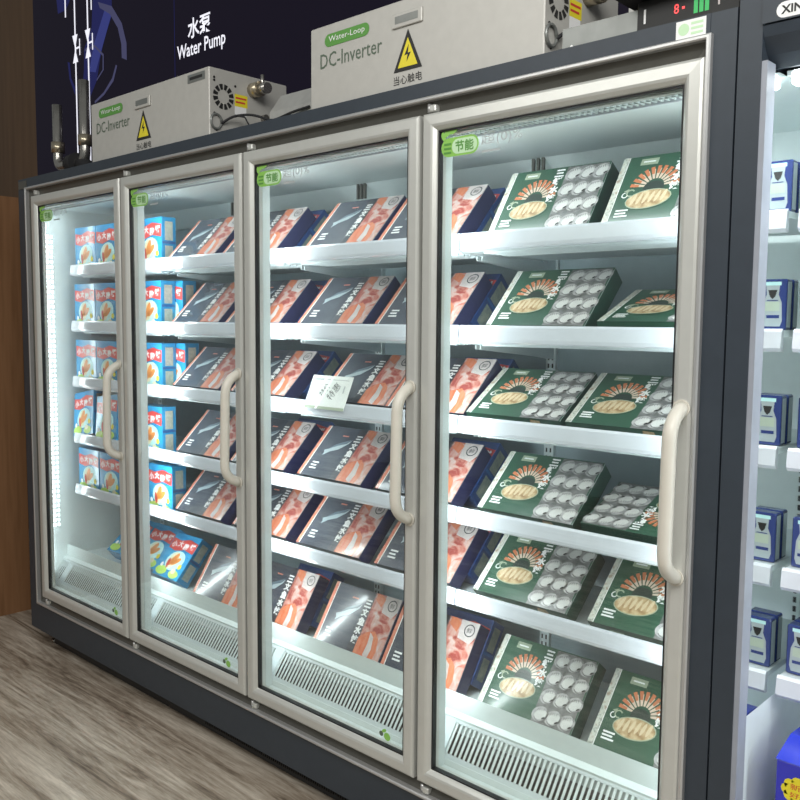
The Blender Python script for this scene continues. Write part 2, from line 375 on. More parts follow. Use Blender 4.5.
b = MB(); pts = []
for i in range(40):
    t = i/39; pts.append((-.36 + .12*math.cos(t*7.5) - .05*t, .30 + .10*math.sin(t*7.5), FL + .007 + (.03*t if t > .8 else 0)))
b.tube(pts, .006, 'foam', 6); tag(b.build('floor_cable'), 'thin dark cable coiled on the floor beside the brown partition', 'cable')

# ------------------------------------------------------------------ the freezer
RT = [1.533, 1.277, 1.020, .755, .512]        # price rail tops
RAILH = .046
FZ = empty('display_freezer', (1.5, .35, FL), 'long four-door slate grey upright display freezer', 'freezer')
b = MB()
b.box(-.147, -.087, .02, .80, -.177, 1.914, 'slate'); b.box(3.115, 3.172, .02, .80, -.177, 1.914, 'slate')
b.box(-.087, 3.115, .02, .80, 1.862, 1.914, 'slate'); b.box(-.087, 3.115, .02, .80, -.177, -.037, 'slate')
b.box(-.087, 3.115, .74, .80, -.037, 1.862, 'slate')
b.box(-.147, -.049, .016, .02, -.177, 1.914, 'slate'); b.box(3.117, 3.172, .016, .02, -.177, 1.914, 'slate')
b.box(-.049, 3.117, .0145, .02, 1.872, 1.914, 'slate')
b.box(-.049, 3.117, .0145, .02, -.177, -.047, 'slate')
b.box(-.140, -.06, .013, .016, 1.870, 1.905, 'alu_dark')
part_at(b, 'cabinet_shell', FZ)
b = MB(); b.ring_frame(-.058, 3.124, -.047, 1.872, [(0, .02), (0, .004), (.003, .001), (.008, .001), (.011, .004), (.011, .03)], 'chrome'); part_at(b, 'bright_trim', FZ)
b = MB(); b.ring_frame(-.047, 3.113, -.036, 1.861, [(0, .020), (0, .046), (.048, .046), (.048, .034), (.012, .026)], 'alu_dark'); part_at(b, 'door_recess', FZ)
# liner
b = MB()
b.box(-.087, -.080, .046, .66, .0, 1.80, 'liner'); b.box(3.108, 3.115, .046, .66, .0, 1.80, 'liner')
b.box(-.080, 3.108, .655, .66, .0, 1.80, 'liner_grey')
b.box(-.080, 3.108, .115, .66, 1.79, 1.80, 'liner'); b.box(-.080, 3.108, .046, .115, 1.795, 1.82, 'liner')
b.prism([(.54, 1.79), (.655, 1.79), (.655, 1.72), (.62, 1.72)], -.080, 3.108, 'liner')
b.box(-.080, 3.108, .046, .66, -.02, .0, 'liner')
for k in range(4):
    xc = .78*k + .76 if k < 3 else 2.34
    for j in (-1, 0, 1):
        xx = .78*k + .005 + .018*j
        if xx > 0: b.box(xx-.004, xx+.004, .535, .545, 1.735, 1.79, 'alu_dark')
part_at(b, 'inner_liner', FZ, 'white inner liner of the freezer')
b = MB()
b.box(-.080, 3.108, .046, .064, 1.778, 1.795, 'alu')
n = 210
for i in range(n):
    x = -.075 + i*3.18/n; b.box(x, x+.004, .066, .108, 1.779, 1.791, 'liner')
b.box(-.08, 3.108, .066, .108, 1.791, 1.794, 'black'); b.box(-.080, 3.108, .085, .088, 1.7785, 1.791, 'liner'); b.box(-.08, 3.108, .108, .112, 1.775, 1.795, 'rail')
part_at(b, 'air_outlet_honeycomb', FZ)
# mullions with their LED strips
for k in range(5):
    x = .78*k; w = .046
    x0, x1 = x-w, x+w
    if k == 0: x0, x1 = -.080, -.030
    if k == 4: x0, x1 = 3.062, 3.108
    b = MB(); b.box(x0, x1, .048, .082, .0, 1.80, 'liner', .003); b.box(x0, x1, .046, .048, .0, 1.82, 'alu_dark')  # dark front strip paints the shade in the gap between doors
    mu = part_at(b, 'mullion', FZ)
    b = MB(); xc = (x0+x1)/2
    b.box(xc-.012, xc+.012, .082, .090, .10, 1.74, 'led', .002)
    if k == 0:
        b2 = MB()
        for i in range(60):
            z = .30 + i*.023; b2.box(-.0798, -.0785, .105, .118, z, z+.012, 'led'); b2.box(-.0798, -.0785, .128, .136, z, z+.012, 'led')
        part_at(b2, 'led_dots', FZ, 'double row of small white LED dots up the left inner wall')
    ld = b.build('led_strip', mu)
    ld['label'] = 'glowing vertical LED strip'
    pw = LED_POWER*(.28 if k == 0 else 1)
    for sgn in ((-1, 1) if 0 < k < 4 else ((1,) if k == 0 else (-1,))):
        area('led_light', (xc + sgn*.016, .094, .98), (R(90), 0, R(-38*sgn)), .02, 1.50, pw, LED_COL)
area('led_light', (1.51, .13, 1.772), (R(18), 0, 0), 3.1, .02, LED_POWER*1.3, LED_COL)

# bottom deck and its air return grille
b = MB()
b.prism([(.66, .0), (.66, .150), (.183, .150), (.180, .200), (.172, .204), (.168, .150), (.150, .141), (.150, .0)], -.080, 3.108, 'liner')
part_at(b, 'bottom_deck', FZ)
g = MB()
P0 = Vector((0, .155, .138)); P1 = Vector((0, .085, .045))
def gp(t, off=0): q = P0.lerp(P1, t); return (q.y - off*.8, q.z + off*.6)
g.prism([gp(0, .002), gp(0, -.003), gp(.12, -.003), gp(.12, .002)], -.08, 3.108, 'shelf')
g.prism([gp(.86, .002), gp(.86, -.003), gp(1, -.003), gp(1, .002)], -.08, 3.108, 'shelf')
n = 200; dx = 3.188/n
for i in range(n):
    x = -.08 + i*dx; g.prism([gp(.10, .002), gp(.10, .0), gp(.88, .0), gp(.88, .002)], x, x+dx*.45, 'liner')
g.prism([(.09, .0), (.145, .0), (.145, .10), (.13, .09), (.12, .02), (.09, .02)], -.08, 3.108, 'black')
for k in range(4):
    x = .78*k + .012; g.prism([gp(0, .003), gp(0, -.002), gp(1, -.002), gp(1, .003)], x-.02, x+.02, 'shelf')
part_at(g, 'return_air_grille', FZ)
b = MB(); b.prism([(.046, .0), (.092, .0), (.092, .045), (.083, .048), (.075, .034), (.052, .030), (.046, .034)], -.08, 3.108, 'liner'); part_at(b, 'front_sill', FZ)
# shelves
for r, rt in enumerate(RT):
    for k in range(4):
        x0 = .78*k + .003; x1 = .78*(k+1) - .003
        if k == 0: x0 = .02
        if k == 3: x1 = 3.095
        b = MB(); b.box(x0+.002, x1-.002, .183, .600, rt-.052, rt-.038, 'shelf')
        for j in range(5): b.box(x0+.06, x1-.03, .20+.028*j, .208+.028*j, rt-.058, rt-.052, 'shelf')
        sh = part_at(b, 'shelf', FZ)
        b = MB(); b.prism([(.183, rt-.050), (.183, rt-.004), (.179, rt), (.175, rt), (.172, rt-.006), (.168, rt-.038), (.170, rt-.046), (.176, rt-.050)], x0, x1, 'rail')
        b.build('price_rail', sh)
        for xb in (x0+.004, x1-.008):
            b = MB(); b.prism([(.26, rt-.058), (.26, rt-.070), (.56, rt-.098), (.652, rt-.110), (.652, rt-.020), (.60, rt-.020), (.60, rt-.058)], xb, xb+.004, 'shelf'); b.build('bracket', sh)
for k in range(5):
    x = min(max(.78*k, -.05), 3.08); b = MB(); b.box(x-.018, x+.018, .640, .655, .16, 1.71, 'shelf')
    for i in range(60):
        z = .19 + i*.025; b.box(x-.010, x-.005, .6385, .640, z, z+.014, 'black'); b.box(x+.005, x+.010, .6385, .640, z, z+.014, 'black')
    part_at(b, 'slotted_upright', FZ)

# doors
ROWDOOR = ['leftmost', 'second', 'third', 'rightmost']
DPROF = [(.0, .044), (.0, .007), (.002, .003), (.007, .0), (.030, -.001), (.036, .001), (.044, .009), (.046, .013), (.046, .044)]
for k in range(4):
    x0 = .78*k + .007; x1 = .78*(k+1) - .007; z0, z1 = .0, 1.8275
    b = MB(); b.ring_frame(x0, x1, z0, z1, DPROF, 'alu')
    d = part_at(b, 'door', FZ, ROWDOOR[k] + ' glass door')
    b = MB(); b.ring_frame(x0+.046, x1-.046, z0+.046, z1-.046, [(0, .012), (.004, .0125), (.004, .028), (0, .030)], 'black'); b.build('gasket', d)
    b = MB(); b.box(x0+.046, x1-.046, .018, .022, z0+.046, z1-.046, 'glass'); b.build('glass', d)
    b = MB(); hx = x1-.020
    path = rounded([(hx, .002, 1.108), (hx, -.052, 1.085), (hx, -.058, .765), (hx, .002, .742)], .045, 7)
    b.tube(path, .0155, 'handle', 12, 1.1)
    b.cyl((hx, .002, 1.108), (hx, -.004, 1.108), .019, 'handle'); b.cyl((hx, .002, .742), (hx, -.004, .742), .019, 'handle')
    b.build('handle', d)['label'] = 'cream curved pull handle'
    b = MB(); b.X = front(.0176)
    sx = x0 + .052; sz = 1.713
    b.pill(sx, sz-.002, sx+.124, sz+.046, 'green_dot', 0); b.pill(sx+.036, sz+.003, sx+.119, sz+.041, 'sticker_pale', .0005)
    b.text('节能', sx+.048, sz+.008, .028, 'green', .0012, w=.060, bold=.02)
    for j in range(3): b.rect(sx+.010, sz+.006+j*.011, sx+.034, sz+.011+j*.011, 'green', .0010)
    b.ell(sx+.022, sz+.062, .015, .009, 'green_dot', .0005, rot=50); b.ell(sx+.042, sz+.064, .016, .008, 'green_dot', .0007, rot=25); b.ell(sx+.008, sz+.052, .012, .007, 'green_dot', .0009, rot=110)
    b.build('energy_sticker', d)['label'] = 'green pill shaped energy saving sticker'
    b = MB(); b.X = front(.0176)
    b.text('超(0)%', sx+.132, sz+.010, .036, 'greyprint', 0, w=.125); b.rect(sx+.134, sz-.004, sx+.19, sz+.001, 'greyprint', 0)
    b.build('glass_lettering', d)
    b = MB(); b.X = front(.0176)
    if k < 3:
        xx = x1 - .140; b.ell(xx, .080, .008, .008, 'dkgreen', 0); b.ell(xx+.024, .077, .013, .012, 'green_dot', 0); b.ell(xx+.012, .092, .010, .005, 'green_dot', .0004, rot=30); b.build('small_sticker', d)
    for zz in (-.034, 1.833):
        b = MB(); b.box(x0+.014, x0+.036, .010, .030, zz, zz+.018, 'alu', .003); b.cyl((x0+.010, .018, zz), (x0+.010, .018, zz+.022), .006, 'chrome', 10)
        b.build('hinge', d)
# kick plate, vents and feet
b = MB(); b.box(-.05, 3.12, .08, .10, FL+.004, -.177, 'slate_dark')
for i in range(170):
    x = 1.20 + i*.011; b.box(x, x+.005, .076, .080, FL+.02, -.190, 'black')
part_at(b, 'kick_grille', FZ)
for x in (-.075, 3.14):
    for y in (.10, .70):
        b = MB(); b.cyl((x, y, FL), (x, y, FL+.012), .020, 'steel'); b.cyl((x, y, FL+.012), (x, y, -.177), .009, 'steel'); part_at(b, 'levelling_foot', FZ)
b = MB(); b.X = front(.0140); x0, z0 = 2.985, 1.876
b.rect(3.043, 1.875, 3.108, 1.911, 'white', 0); b.ell(3.060, 1.893, .012, .012, 'sticker_pale', .0003)
for j in range(3): b.rect(3.076, 1.880+j*.010, 3.102, 1.885+j*.010, 'sticker_pale', .0003)
part_at(b, 'notice_sticker', FZ, 'small white sticker with pale green print on the top fascia')

# ------------------------------------------------------------------ packages
def obj_of(name, me, loc, rot, label, cat, group):
    o = bpy.data.objects.new(name, me); COL.objects.link(o); o.location = loc; o.rotation_euler = rot
    return tag(o, label, cat, group)
BT = .055
def fish_mesh():
    w, h, t = .315, .218, BT; b = MB()
    b.box(0, w, 0, h, -t, 0, 'fs_navy')
    e = .0004
    b.rect(.004, .0, .190, h, 'fs_slate', e)
    b.rect(.0, .0, .014, h, 'fs_strip', e*2); b.rect(.014, 0, .018, h, 'white', e*2)
    b.rect(.164, 0, .200, h, 'fs_band', e*2)
    b.p2([(.060, .088), (.085, .108), (.120, .122), (.150, .150), (.158, .168), (.140, .150), (.105, .136), (.075, .120), (.055, .112), (.062, .100)], 'fs_fish', e*3)
    b.p2([(.070, .118), (.105, .136), (.140, .152), (.156, .170), (.130, .158), (.095, .142)], 'fs_fish_dark', e*4)
    for j, L in enumerate((.034, .028, .032)): b.rect(.038, .030+j*.012, .038+L, .036+j*.012, 'white', e*3)
    for j, ch in enumerate('鱼水饺文三'):
        pass
    for j, ch in enumerate('饺水鱼文三'): b.text(ch, .166, .036+j*.031, .028, 'white', e*4, w=.030, bold=.045)
    b.rect(.100, .178, .130, .183, 'fs_strip', e*3)
    b.rect(.196, 0, w, h, 'fs_salmon', e*2)
    b.p2([(.196, .0), (.285, .0), (.292, .03), (.280, .075), (.255, .095), (.222, .085), (.196, .060)], 'fs_orange', e*3)
    b.p2([(.240, .010), (.262, .0), (.268, .035), (.258, .075), (.238, .088), (.244, .05)], 'fs_pale', e*4)
    b.p2([(.285, .0), (.315, .0), (.315, .10), (.300, .07)], 'fs_salmon', e*4)
    b.p2([(.250, .160), (.300, .150), (.315, .175), (.315, h), (.245, h)], 'fs_pale', e*3)
    b.p2([(.205, .195), (.240, .175), (.248, .205), (.225, h), (.206, h)], 'fs_orange', e*3)
    b.arc(.286, .190, .0165, .0200, 0, 360, 'fs_band', e*5, 20); b.text('鲜', .276, .181, .017, 'fs_band', e*5, w=.019)
    b.rect(.300, .0, .3012, h, 'white', e*5) if False else None
    # front edge (bottom) and right side prints
    b.face([(0, -e, -.002), (0, -e, -t+.004), (w, -e, -t+.004), (w, -e, -.002)], 'fs_band')
    b.face([(w+e, 0, -.0015), (w+e, h, -.0015), (w+e, h, 0), (w+e, 0, 0)], 'greyprint')
    return b.mesh('fish_dumpling_box')
def green_mesh():
    w, h, t = .315, .216, BT; b = MB(); e = .0004
    b.box(0, w, 0, h, -t, 0, 'gr_dark')
    b.rect(0, 0, w, h, 'gr', e); b.rect(.0, .0, .016, h, 'gr_edge', e*2); b.rect(.016, 0, .018, h, 'white', e*2)
    b.rect(.052, .186, .100, .206, 'gr_label', e*2); b.rect(.060, .194, .092, .198, 'white', e*3)
    cx, cy = .112, .112
    for i in range(11):
        a0 = 5 + i*16; a1 = a0+11
        b.arc(cx, cy, .026, .058, a0, a1, 'prawn2', e*3, 2); b.arc(cx, cy, .042, .066, a0+2, a1, 'prawn1', e*4, 2)
    b.ell(cx, cy-.004, .028, .022, 'plate_dark', e*5)
    b.ell(cx-.004, cy-.038, .057, .027, 'plate', e*6, rot=6, n=24)
    b.ell(cx-.004, cy-.038, .060, .030, 'gr_label', e*5.5, rot=6, n=22)
    for i in range(6): b.ell(cx-.042+i*.0155, cy-.038+.0015*i, .0048, .018, 'plate_hi', e*7, rot=-14)
    b.arc(.054, .098, .008, .012, 30, 300, 'gr_label', e*3, 8); b.arc(.040, .092, .006, .009, 90, 360, 'white', e*3, 8); b.p2([(.034, .105), (.048, .112), (.044, .100)], 'gr_label', e*3)
    for j, ch in enumerate('饺水鲜三'): b.text(ch, .153, .096+j*.028, .026, 'white', e*8, w=.029, bold=.045)
    for j, L in enumerate((.036, .030, .034)): b.rect(.030, .024+j*.009, .030+L, .029+j*.009, 'white', e*3)
    b.rect(.186, 0, w-.004, h-.003, 'gr_tray', e*2)
    for r_ in range(4):
        for c in range(3):
            x = .208+c*.042 + (.003 if r_ % 2 else -.001); y = .028+r_*.053; tl = 18 + ((r_*3+c*5) % 4)*6
            b.ell(x, y, .0260, .0215, 'dump1', e*3, rot=tl); b.ell(x+.002, y-.001, .0190, .0135, 'dump2', e*4, rot=tl+10, n=12)
            b.arc(x, y+.002, .0215, .0235, 20, 130, 'gr_tray', e*5, 8)
            b.arc(x+.002, y-.001, .0180, .0205, 215, 350, 'gr_tray', e*6, 8); b.ell(x+.014, y-.009, .006, .003, 'ink', e*6.5, n=6, rot=40)
            for q in range(4): b.ell(x-.010+q*.006, y+.010+.001*q, .0010, .0050, 'gr_tray', e*7, n=5, rot=-20+q*12)
    b.face([(0, -e, -.001), (0, -e, -t+.003), (w, -e, -t+.003), (w, -e, -.001)], 'gr')
    b.face([(.06, -2*e, -.016), (.06, -2*e, -.028), (.10, -2*e, -.028), (.10, -2*e, -.016)], 'gr_label')
    b.face([(.22, -2*e, -.004), (.215, -2*e, -.036), (.255, -2*e, -.044), (.25, -2*e, -.006)], 'plate')
    b.face([(w+e, 0, -.002), (w+e, h, -.002), (w+e, h, 0), (w+e, 0, 0)], 'greyprint')
    return b.mesh('seafood_dumpling_box')
BW, BH, BD = .19, .205, .065
def blue_mesh(fc='bl', sd='bl_side', pn='bl_panel', nm='blue_snack_box'):
    b = MB(); w, h, t = BW, BH, BD; e = .0004
    b.box(0, w, 0, h, -t, 0, fc)
    b.p2([(.006, .130), (.060, .122), (.120, .136), (.186, .126), (.188, .176), (.120, .186), (.060, .172), (.004, .178)], 'ribbon', e*2)
    for j, ch in enumerate('小大脆饼'): b.text(ch, .014+j*.043, .136+(.006 if j % 2 else 0), .030, 'white', e*3, w=.036, bold=.04)
    b.ell(.100, .080, .062, .046, 'toon4', e*2, rot=10); b.ell(.086, .080, .030, .040, 'toon2', e*3, rot=-20)
    b.ell(.090, .085, .014, .036, 'toon1', e*4, rot=-30); b.ell(.112, .078, .012, .030, 'toon1', e*4, rot=-55); b.ell(.066, .062, .010, .024, 'red', e*4, rot=10)
    b.ell(.045, .026, .040, .020, 'toon3', e*3); b.ell(.140, .022, .034, .018, 'toon3', e*3); b.ell(.130, .034, .016, .012, 'toon2', e*4); b.ell(.155, .060, .012, .012, 'yellow', e*4); b.ell(.030, .050, .010, .010, 'white', e*4)
    def side(y0, z0, y1, z1, k, o=1): b.face([(w+e*o, y0, z0), (w+e*o, y0, z1), (w+e*o, y1, z1), (w+e*o, y1, z0)], k)
    side(.0, 0, h, -t, sd); side(.112, -.014, .188, -t+.014, pn, 2); side(.020, -.014, .090, -t+.014, pn, 2); side(.098, -.002, .108, -t+.002, 'bl_deep', 2)
    b.face([(0, h+e, 0), (w, h+e, 0), (w, h+e, -t), (0, h+e, -t)], sd); b.face([(0, -e, -t), (w, -e, -t), (w, -e, 0), (0, -e, 0)], sd)
    return b.mesh(nm)
FM, GM, BM = fish_mesh(), green_mesh(), blue_mesh()
M['shaded_blue'] = mat('shaded_blue_carton', (.018, .055, .19), .28, coat=.4, var=.08)  # sky blue carton darkened in colour, standing in for shade behind the boxes
M['shaded_panel'] = mix_mat('shaded_info_panel', [(.16, .20, .20), (.30, .32, .26)], 60, .35, .3)  # beige info panel with the same shade put into its colour
BM2 = blue_mesh('shaded_blue', 'shaded_blue', 'shaded_panel', 'shaded_blue_snack_box')
SHELF = ['top shelf', 'second shelf', 'third shelf', 'fourth shelf', 'fifth shelf', 'bottom deck']
PLATE = [rt-.038 for rt in RT] + [.150]
FT = [47, 46, 44, 45, 46, 57]
GT = [57, 46, 34, 42, 42, 50]
FXS = {'a': [.800, .821, .818, .836, .822, .938], 'b': [1.170, 1.185, 1.212, 1.205, 1.215, 1.268],
       'c': [1.645, 1.602, 1.702, 1.597, 1.591, 1.679], 'd': [1.985, 1.975, 2.022, 1.980, 1.978, 2.006]}
FLAB = {'a': 'behind the second door, beside the blue boxes', 'b': 'straddling the second and third doors', 'c': 'in the middle of the third door', 'd': 'straddling the third and fourth doors'}
def lean(me, name, x, r, T, label, cat, group, y=.2, t=BT, up=0.0, back=0.0, rz=0.0, lift=.0008):
    T = R(T)
    z = PLATE[r] + t*math.cos(T) + lift
    loc = Vector((x, y + up*math.cos(T) + back*math.sin(T), z + up*math.sin(T) - back*math.cos(T)))
    return obj_of(name, me, loc, (T, 0, rz), label, cat, group)
for c in 'abcd':
    for r in range(6):
        lean(FM, 'fish_dumpling_box', FXS[c][r], r, FT[r], 'navy salmon dumpling box on the %s, %s' % (SHELF[r], FLAB[c]), 'box', 'navy fish dumpling boxes leaning on the freezer shelves')
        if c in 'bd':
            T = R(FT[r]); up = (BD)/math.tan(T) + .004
            lean(BM2, 'shaded_blue_snack_box', FXS[c][r] + .315 + .003 - BW, r, FT[r], 'blue snack box leaning behind the navy box on the %s of the %s door' % (SHELF[r], 'third' if c == 'b' else 'fourth'), 'box',
                 'shade-darkened blue snack boxes propping up the navy boxes', up=up, back=BT+.002)
GX1 = [2.412, 2.413, 2.347, 2.393, 2.382, 2.404]; GX2 = [2.765, 2.765, 2.679, 2.733, 2.761, 2.771]
GT2 = [57, 23, 34, 22, 43, 48]
for r in range(6):
    lean(GM, 'seafood_dumpling_box', GX1[r], r, GT[r], 'green seafood dumpling box on the %s, left one of the fourth door' % SHELF[r], 'box', 'green seafood dumpling boxes behind the fourth door')
    if r == 3:
        T = R(GT2[r]); z = PLATE[r] + BT*math.cos(T) + .0008
        # turned half round in its own plane
        m = Matrix.Translation((GX2[r], .2, z)) @ Matrix.Rotation(T, 4, 'X') @ Matrix.Translation((.315, .216, 0)) @ Matrix.Rotation(math.pi, 4, 'Z')
        o = obj_of('seafood_dumpling_box', GM, (0, 0, 0), (0, 0, 0), 'green seafood dumpling box turned upside down at the right of the fourth shelf', 'box', 'green seafood dumpling boxes behind the fourth door')
        o.location = m.to_translation(); o.rotation_euler = m.to_euler()
    else:
        lean(GM, 'seafood_dumpling_box', GX2[r], r, GT2[r], ('green seafood dumpling box lying flatter than the rest at the right of the %s' if r == 1 else 'green seafood dumpling box on the %s, right one of the fourth door') % SHELF[r], 'box', 'green seafood dumpling boxes behind the fourth door')
# upright blue boxes
BG = 'blue snack boxes behind the first two doors'
def up(x, r, y=.2, ry=0, lab=''):
    o = obj_of('blue_snack_box', BM, (x, y, PLATE[r]+.0008), (R(90), 0, 0), lab, 'box', BG)
    if ry: o.rotation_euler = (R(82), R(ry), 0); o.location.z += .010; o.location.y -= .008
    return o
XS = {0: (.018, .213, .565), 1: (.0, .195, .553), 2: (.0, .195, .553), 4: (.0, .20, .615)}
for r, xs in XS.items():
    names = ('leftmost on the %s', 'second on the %s behind the first door', 'behind the second door on the %s')
    for i, x in enumerate(xs): up(x, r, lab='bright blue snack box standing upright, ' + names[i] % SHELF[r])
    if r in (1, 2): up(.617 if r == 2 else .605, r, .2+BD+.004, lab='blue snack box in the back row of the %s behind the second door' % SHELF[r])
up(-.032, 3, ry=-10, lab='blue snack box tilted towards the left wall on the fourth shelf'); up(.178, 3, ry=-7, lab='blue snack box tilted beside the leftmost one on the fourth shelf'); up(.545, 3, lab='blue snack box standing upright behind the second door on the fourth shelf')
lean(BM, 'blue_snack_box', .602, 5, 50, 'blue snack box leaning back on the bottom deck beside the navy box', 'box', BG, y=.22, t=BD)
lean(BM, 'blue_snack_box', .385, 5, 50, 'blue snack box on the bottom deck, half hidden by the second door edge', 'box', BG, y=.25, t=BD)
lean(BM, 'blue_snack_box', .135, 5, 40, 'blue snack box lying alone on the bottom deck behind the first door', 'box', BG, y=.26, t=BD, rz=0)
# price card
b = MB(); b.box(0, .195, 0, .118, -.0015, 0, 'paper')
b.rect(.012, .100, .060, .108, 'greyprint', .0004); b.rect(.075, .103, .18, .106, 'greyprint', .0004); b.rect(.012, .085, .06, .088, 'greyprint', .0004)
b.text('特价', .078, .040, .030, 'ink', .0004, w=.045, rot=58); b.text('特惠', .122, .030, .034, 'ink', .0004, w=.06, rot=60); b.rect(.165, .06, .172, .085, 'greyprint', .0004)
b.p2([(.055, .0), (.066, .0), (.108, .117), (.097, .117)], 'white', .0006)
b.rect(.0, .0, .195, .010, 'gr_label', .0004)
o = b.build('price_card', loc=(1.678, .1600, .996), rot=(R(66), 0, 0)); tag(o, 'white printed price card resting on the third shelf rail in front of a box', 'card')

# ------------------------------------------------------------------ condensing units on top
TOP = 1.914
def unit(x0, x1, y0, z1, label, reach=1.0):
    root = empty('condensing_unit', ((x0+x1)/2, y0+.17, TOP), label, 'machine', 'grey inverter units on top of the freezer')
    b = MB(); b.box(x0, x1, y0, y0+.34, TOP+.001, z1, 'unit', .003); part_at(b, 'housing', root)
    b = MB(); b.X = front(y0-.0008)
    b.box(x0+.055, x0+.252, z1-.060, z1-.024, -.0005, .0005, 'green') if False else None
    xa = x0+.070; zz = z1-.046
    b.pill(xa-.006, zz-.018, xa+.180, zz+.018, 'green', .0003)
    b.text('Water-Loop', xa+.012, zz-.010, .021, 'white', .0008, w=.150)
    b.text('DC-Inverter', x0+.045, z1-.122, .042, 'dkgreen', .0003, w=.255)
    part_at(b, 'front_lettering', root)
    b = MB(); b.X = front(y0-.0008)
    cx = x0+.398; zb = z1-.188
    b.p2([(cx-.052, zb), (cx+.052, zb), (cx, zb+.108)], 'ink', .0003); b.p2([(cx-.036, zb+.010), (cx+.036, zb+.010), (cx, zb+.086)], 'yellow', .0007)
    b.p2([(cx+.004, zb+.068), (cx-.012, zb+.040), (cx+.000, zb+.042), (cx-.004, zb+.022), (cx+.012, zb+.046), (cx+.001, zb+.045)], 'ink', .0011)
    b.text('当心触电', cx-.052, zb-.034, .024, 'ink', .0003, w=.104)
    part_at(b, 'warning_sign', root, 'yellow electric shock warning triangle')
    b = MB(); xw = cx-.002; b.box(xw-.055, xw+.055, y0-.006, y0, z1-.072, z1-.034, 'unit', .002); b.box(xw-.042, xw+.042, y0-.0065, y0-.0055, z1-.062, z1-.042, 'unit_lid'); part_at(b, 'recess_grip', root)
    # right side with its fan
    b = MB(); cy, cz = y0+.058, TOP+.140
    b.X = right_face(x1+.0006)
    for i in range(12):
        a = i*30; b.arc(cy, cz, .024, .043, a+4, a+25, 'ink', .0003, 3)
    for dy, dz in ((-.038, .06), (-.038, .05), (.05, .045), (.05, -.055), (-.038, -.06), (-.03, -.115)):
        q = MB(); q.cyl((x1, cy+dy, cz+dz), (x1+.0015, cy+dy, cz+dz), .0045, 'ink', 8); part_at(q, 'screw', root)
    part_at(b, 'fan_vent', root)
    b = MB(); ry, rz_ = y0+.025, TOP+.052
    ring = [(x1+.004, ry+.022*math.cos(t*.3927), rz_+.025*math.sin(t*.3927)) for t in range(17)]
    b.tube(ring, .0045, 'unit_lid', 6); part_at(b, 'cable_gland', root)
    b = MB(); pts = [(x1+.004, ry+.02, rz_-.005), (x1+.03, ry+.05, rz_+.022), (x1+.06, ry+.10, rz_+.032), (x1+.10, ry+.12, rz_+.020), (x1+.16, ry+.12, rz_-.004), (x1+.26, ry+.12, rz_+.012), (x1+.34, ry+.13, rz_+.02)]
    pts = [(x1+.004+(q[0]-x1-.004)*reach, q[1], q[2]) for q in pts]; sp = []
    for i in range(len(pts)-1):
        for j in range(4): sp.append(Vector(pts[i]).lerp(Vector(pts[i+1]), j/4))
    sp.append(Vector(pts[-1])); 
    for _ in range(3): sp = [sp[0]] + [(sp[i-1]+sp[i]*2+sp[i+1])/4 for i in range(1, len(sp)-1)] + [sp[-1]]
    b.tube(sp, .0045, 'foam', 6); b.tube([sp[5], sp[6]+Vector((.02, .0, -.01)), sp[7]+Vector((.03, .0, -.05))], .003, 'foam', 6); part_at(b, 'black_cable', root)
    b = MB(); b.X = right_face(x1+.0006); yy, zz = y0+.105, TOP+.118
    b.rect(yy, zz, yy+.055, zz+.042, 'yellow', .0003); b.rect(yy+.004, zz+.026, yy+.050, zz+.032, 'red', .0006); b.rect(yy+.004, zz+.012, yy+.044, zz+.018, 'red', .0006); b.rect(yy, zz-.03, yy+.05, zz, 'white', .0003); part_at(b, 'caution_label', root)
    b = MB(); vy, vz = y0+.185, TOP+.185
    b.cyl((x1, vy, vz), (x1+.045, vy, vz), .026, 'brass', 18); b.cyl((x1+.045, vy, vz), (x1+.085, vy, vz-.004), .019, 'steel', 16); b.cyl((x1+.055, vy, vz), (x1+.055, vy, vz+.045), .007, 'steel', 8); part_at(b, 'brass_valve', root)
    b = MB(); b.cyl((x1, vy+.045, vz-.09), (x1+.02, vy+.045, vz-.09), .013, 'steel', 12); part_at(b, 'service_port', root)
    return root
ua = unit(.520, 1.343, .03, 2.146, 'smaller looking grey inverter unit below the Water Pump lettering')
b = MB(); b.X = front(.0288); b.rect(1.215, 2.108, 1.320, 2.136, 'unit_lid', 0); b.text('MODEL', 1.225, 2.114, .014, 'ink', .0004, w=.08) if False else b.rect(1.228, 2.117, 1.305, 2.127, 'ink', .0004); part_at(b, 'grey_badge', ua)
ub = unit(1.868, 2.703, .03, 2.150, 'large grey inverter unit beside the black controller', .5)
def backbox(x0, x1, y0, y1, z1, zf, label):
    root = empty('pipe_cover', ((x0+x1)/2, (y0+y1)/2, TOP), label, 'cover')
    b = MB(); b.prism([(y0, TOP+.001), (y1, TOP+.001), (y1, z1), (y0+.05, z1), (y0, zf)], x0, x1, 'unit_side'); part_at(b, 'cover', root)
    b = MB(); b.cyl((x1-.12, y0-.004, TOP+.03), (x1-.12, y0+.002, TOP+.03), .007, 'steel', 8); b.cyl((x1, y0+.10, zf-.03), (x1+.07, y0+.06, zf-.03), .012, 'foam', 10); part_at(b, 'fitting', root)
    return root
backbox(1.47, 1.78, .19, .40, 2.065, 2.00, 'small galvanised cover between the two grey inverter units')
backbox(2.80, 2.99, .25, .50, 2.12, 2.08, 'galvanised cover behind the cable right of the large unit')
b = MB(); b.box(1.60, 1.66, .125, .139, TOP+.001, TOP+.022, 'yellow'); tag(b.build('yellow_tag'), 'small yellow tag in front of the galvanised cover', 'tag')
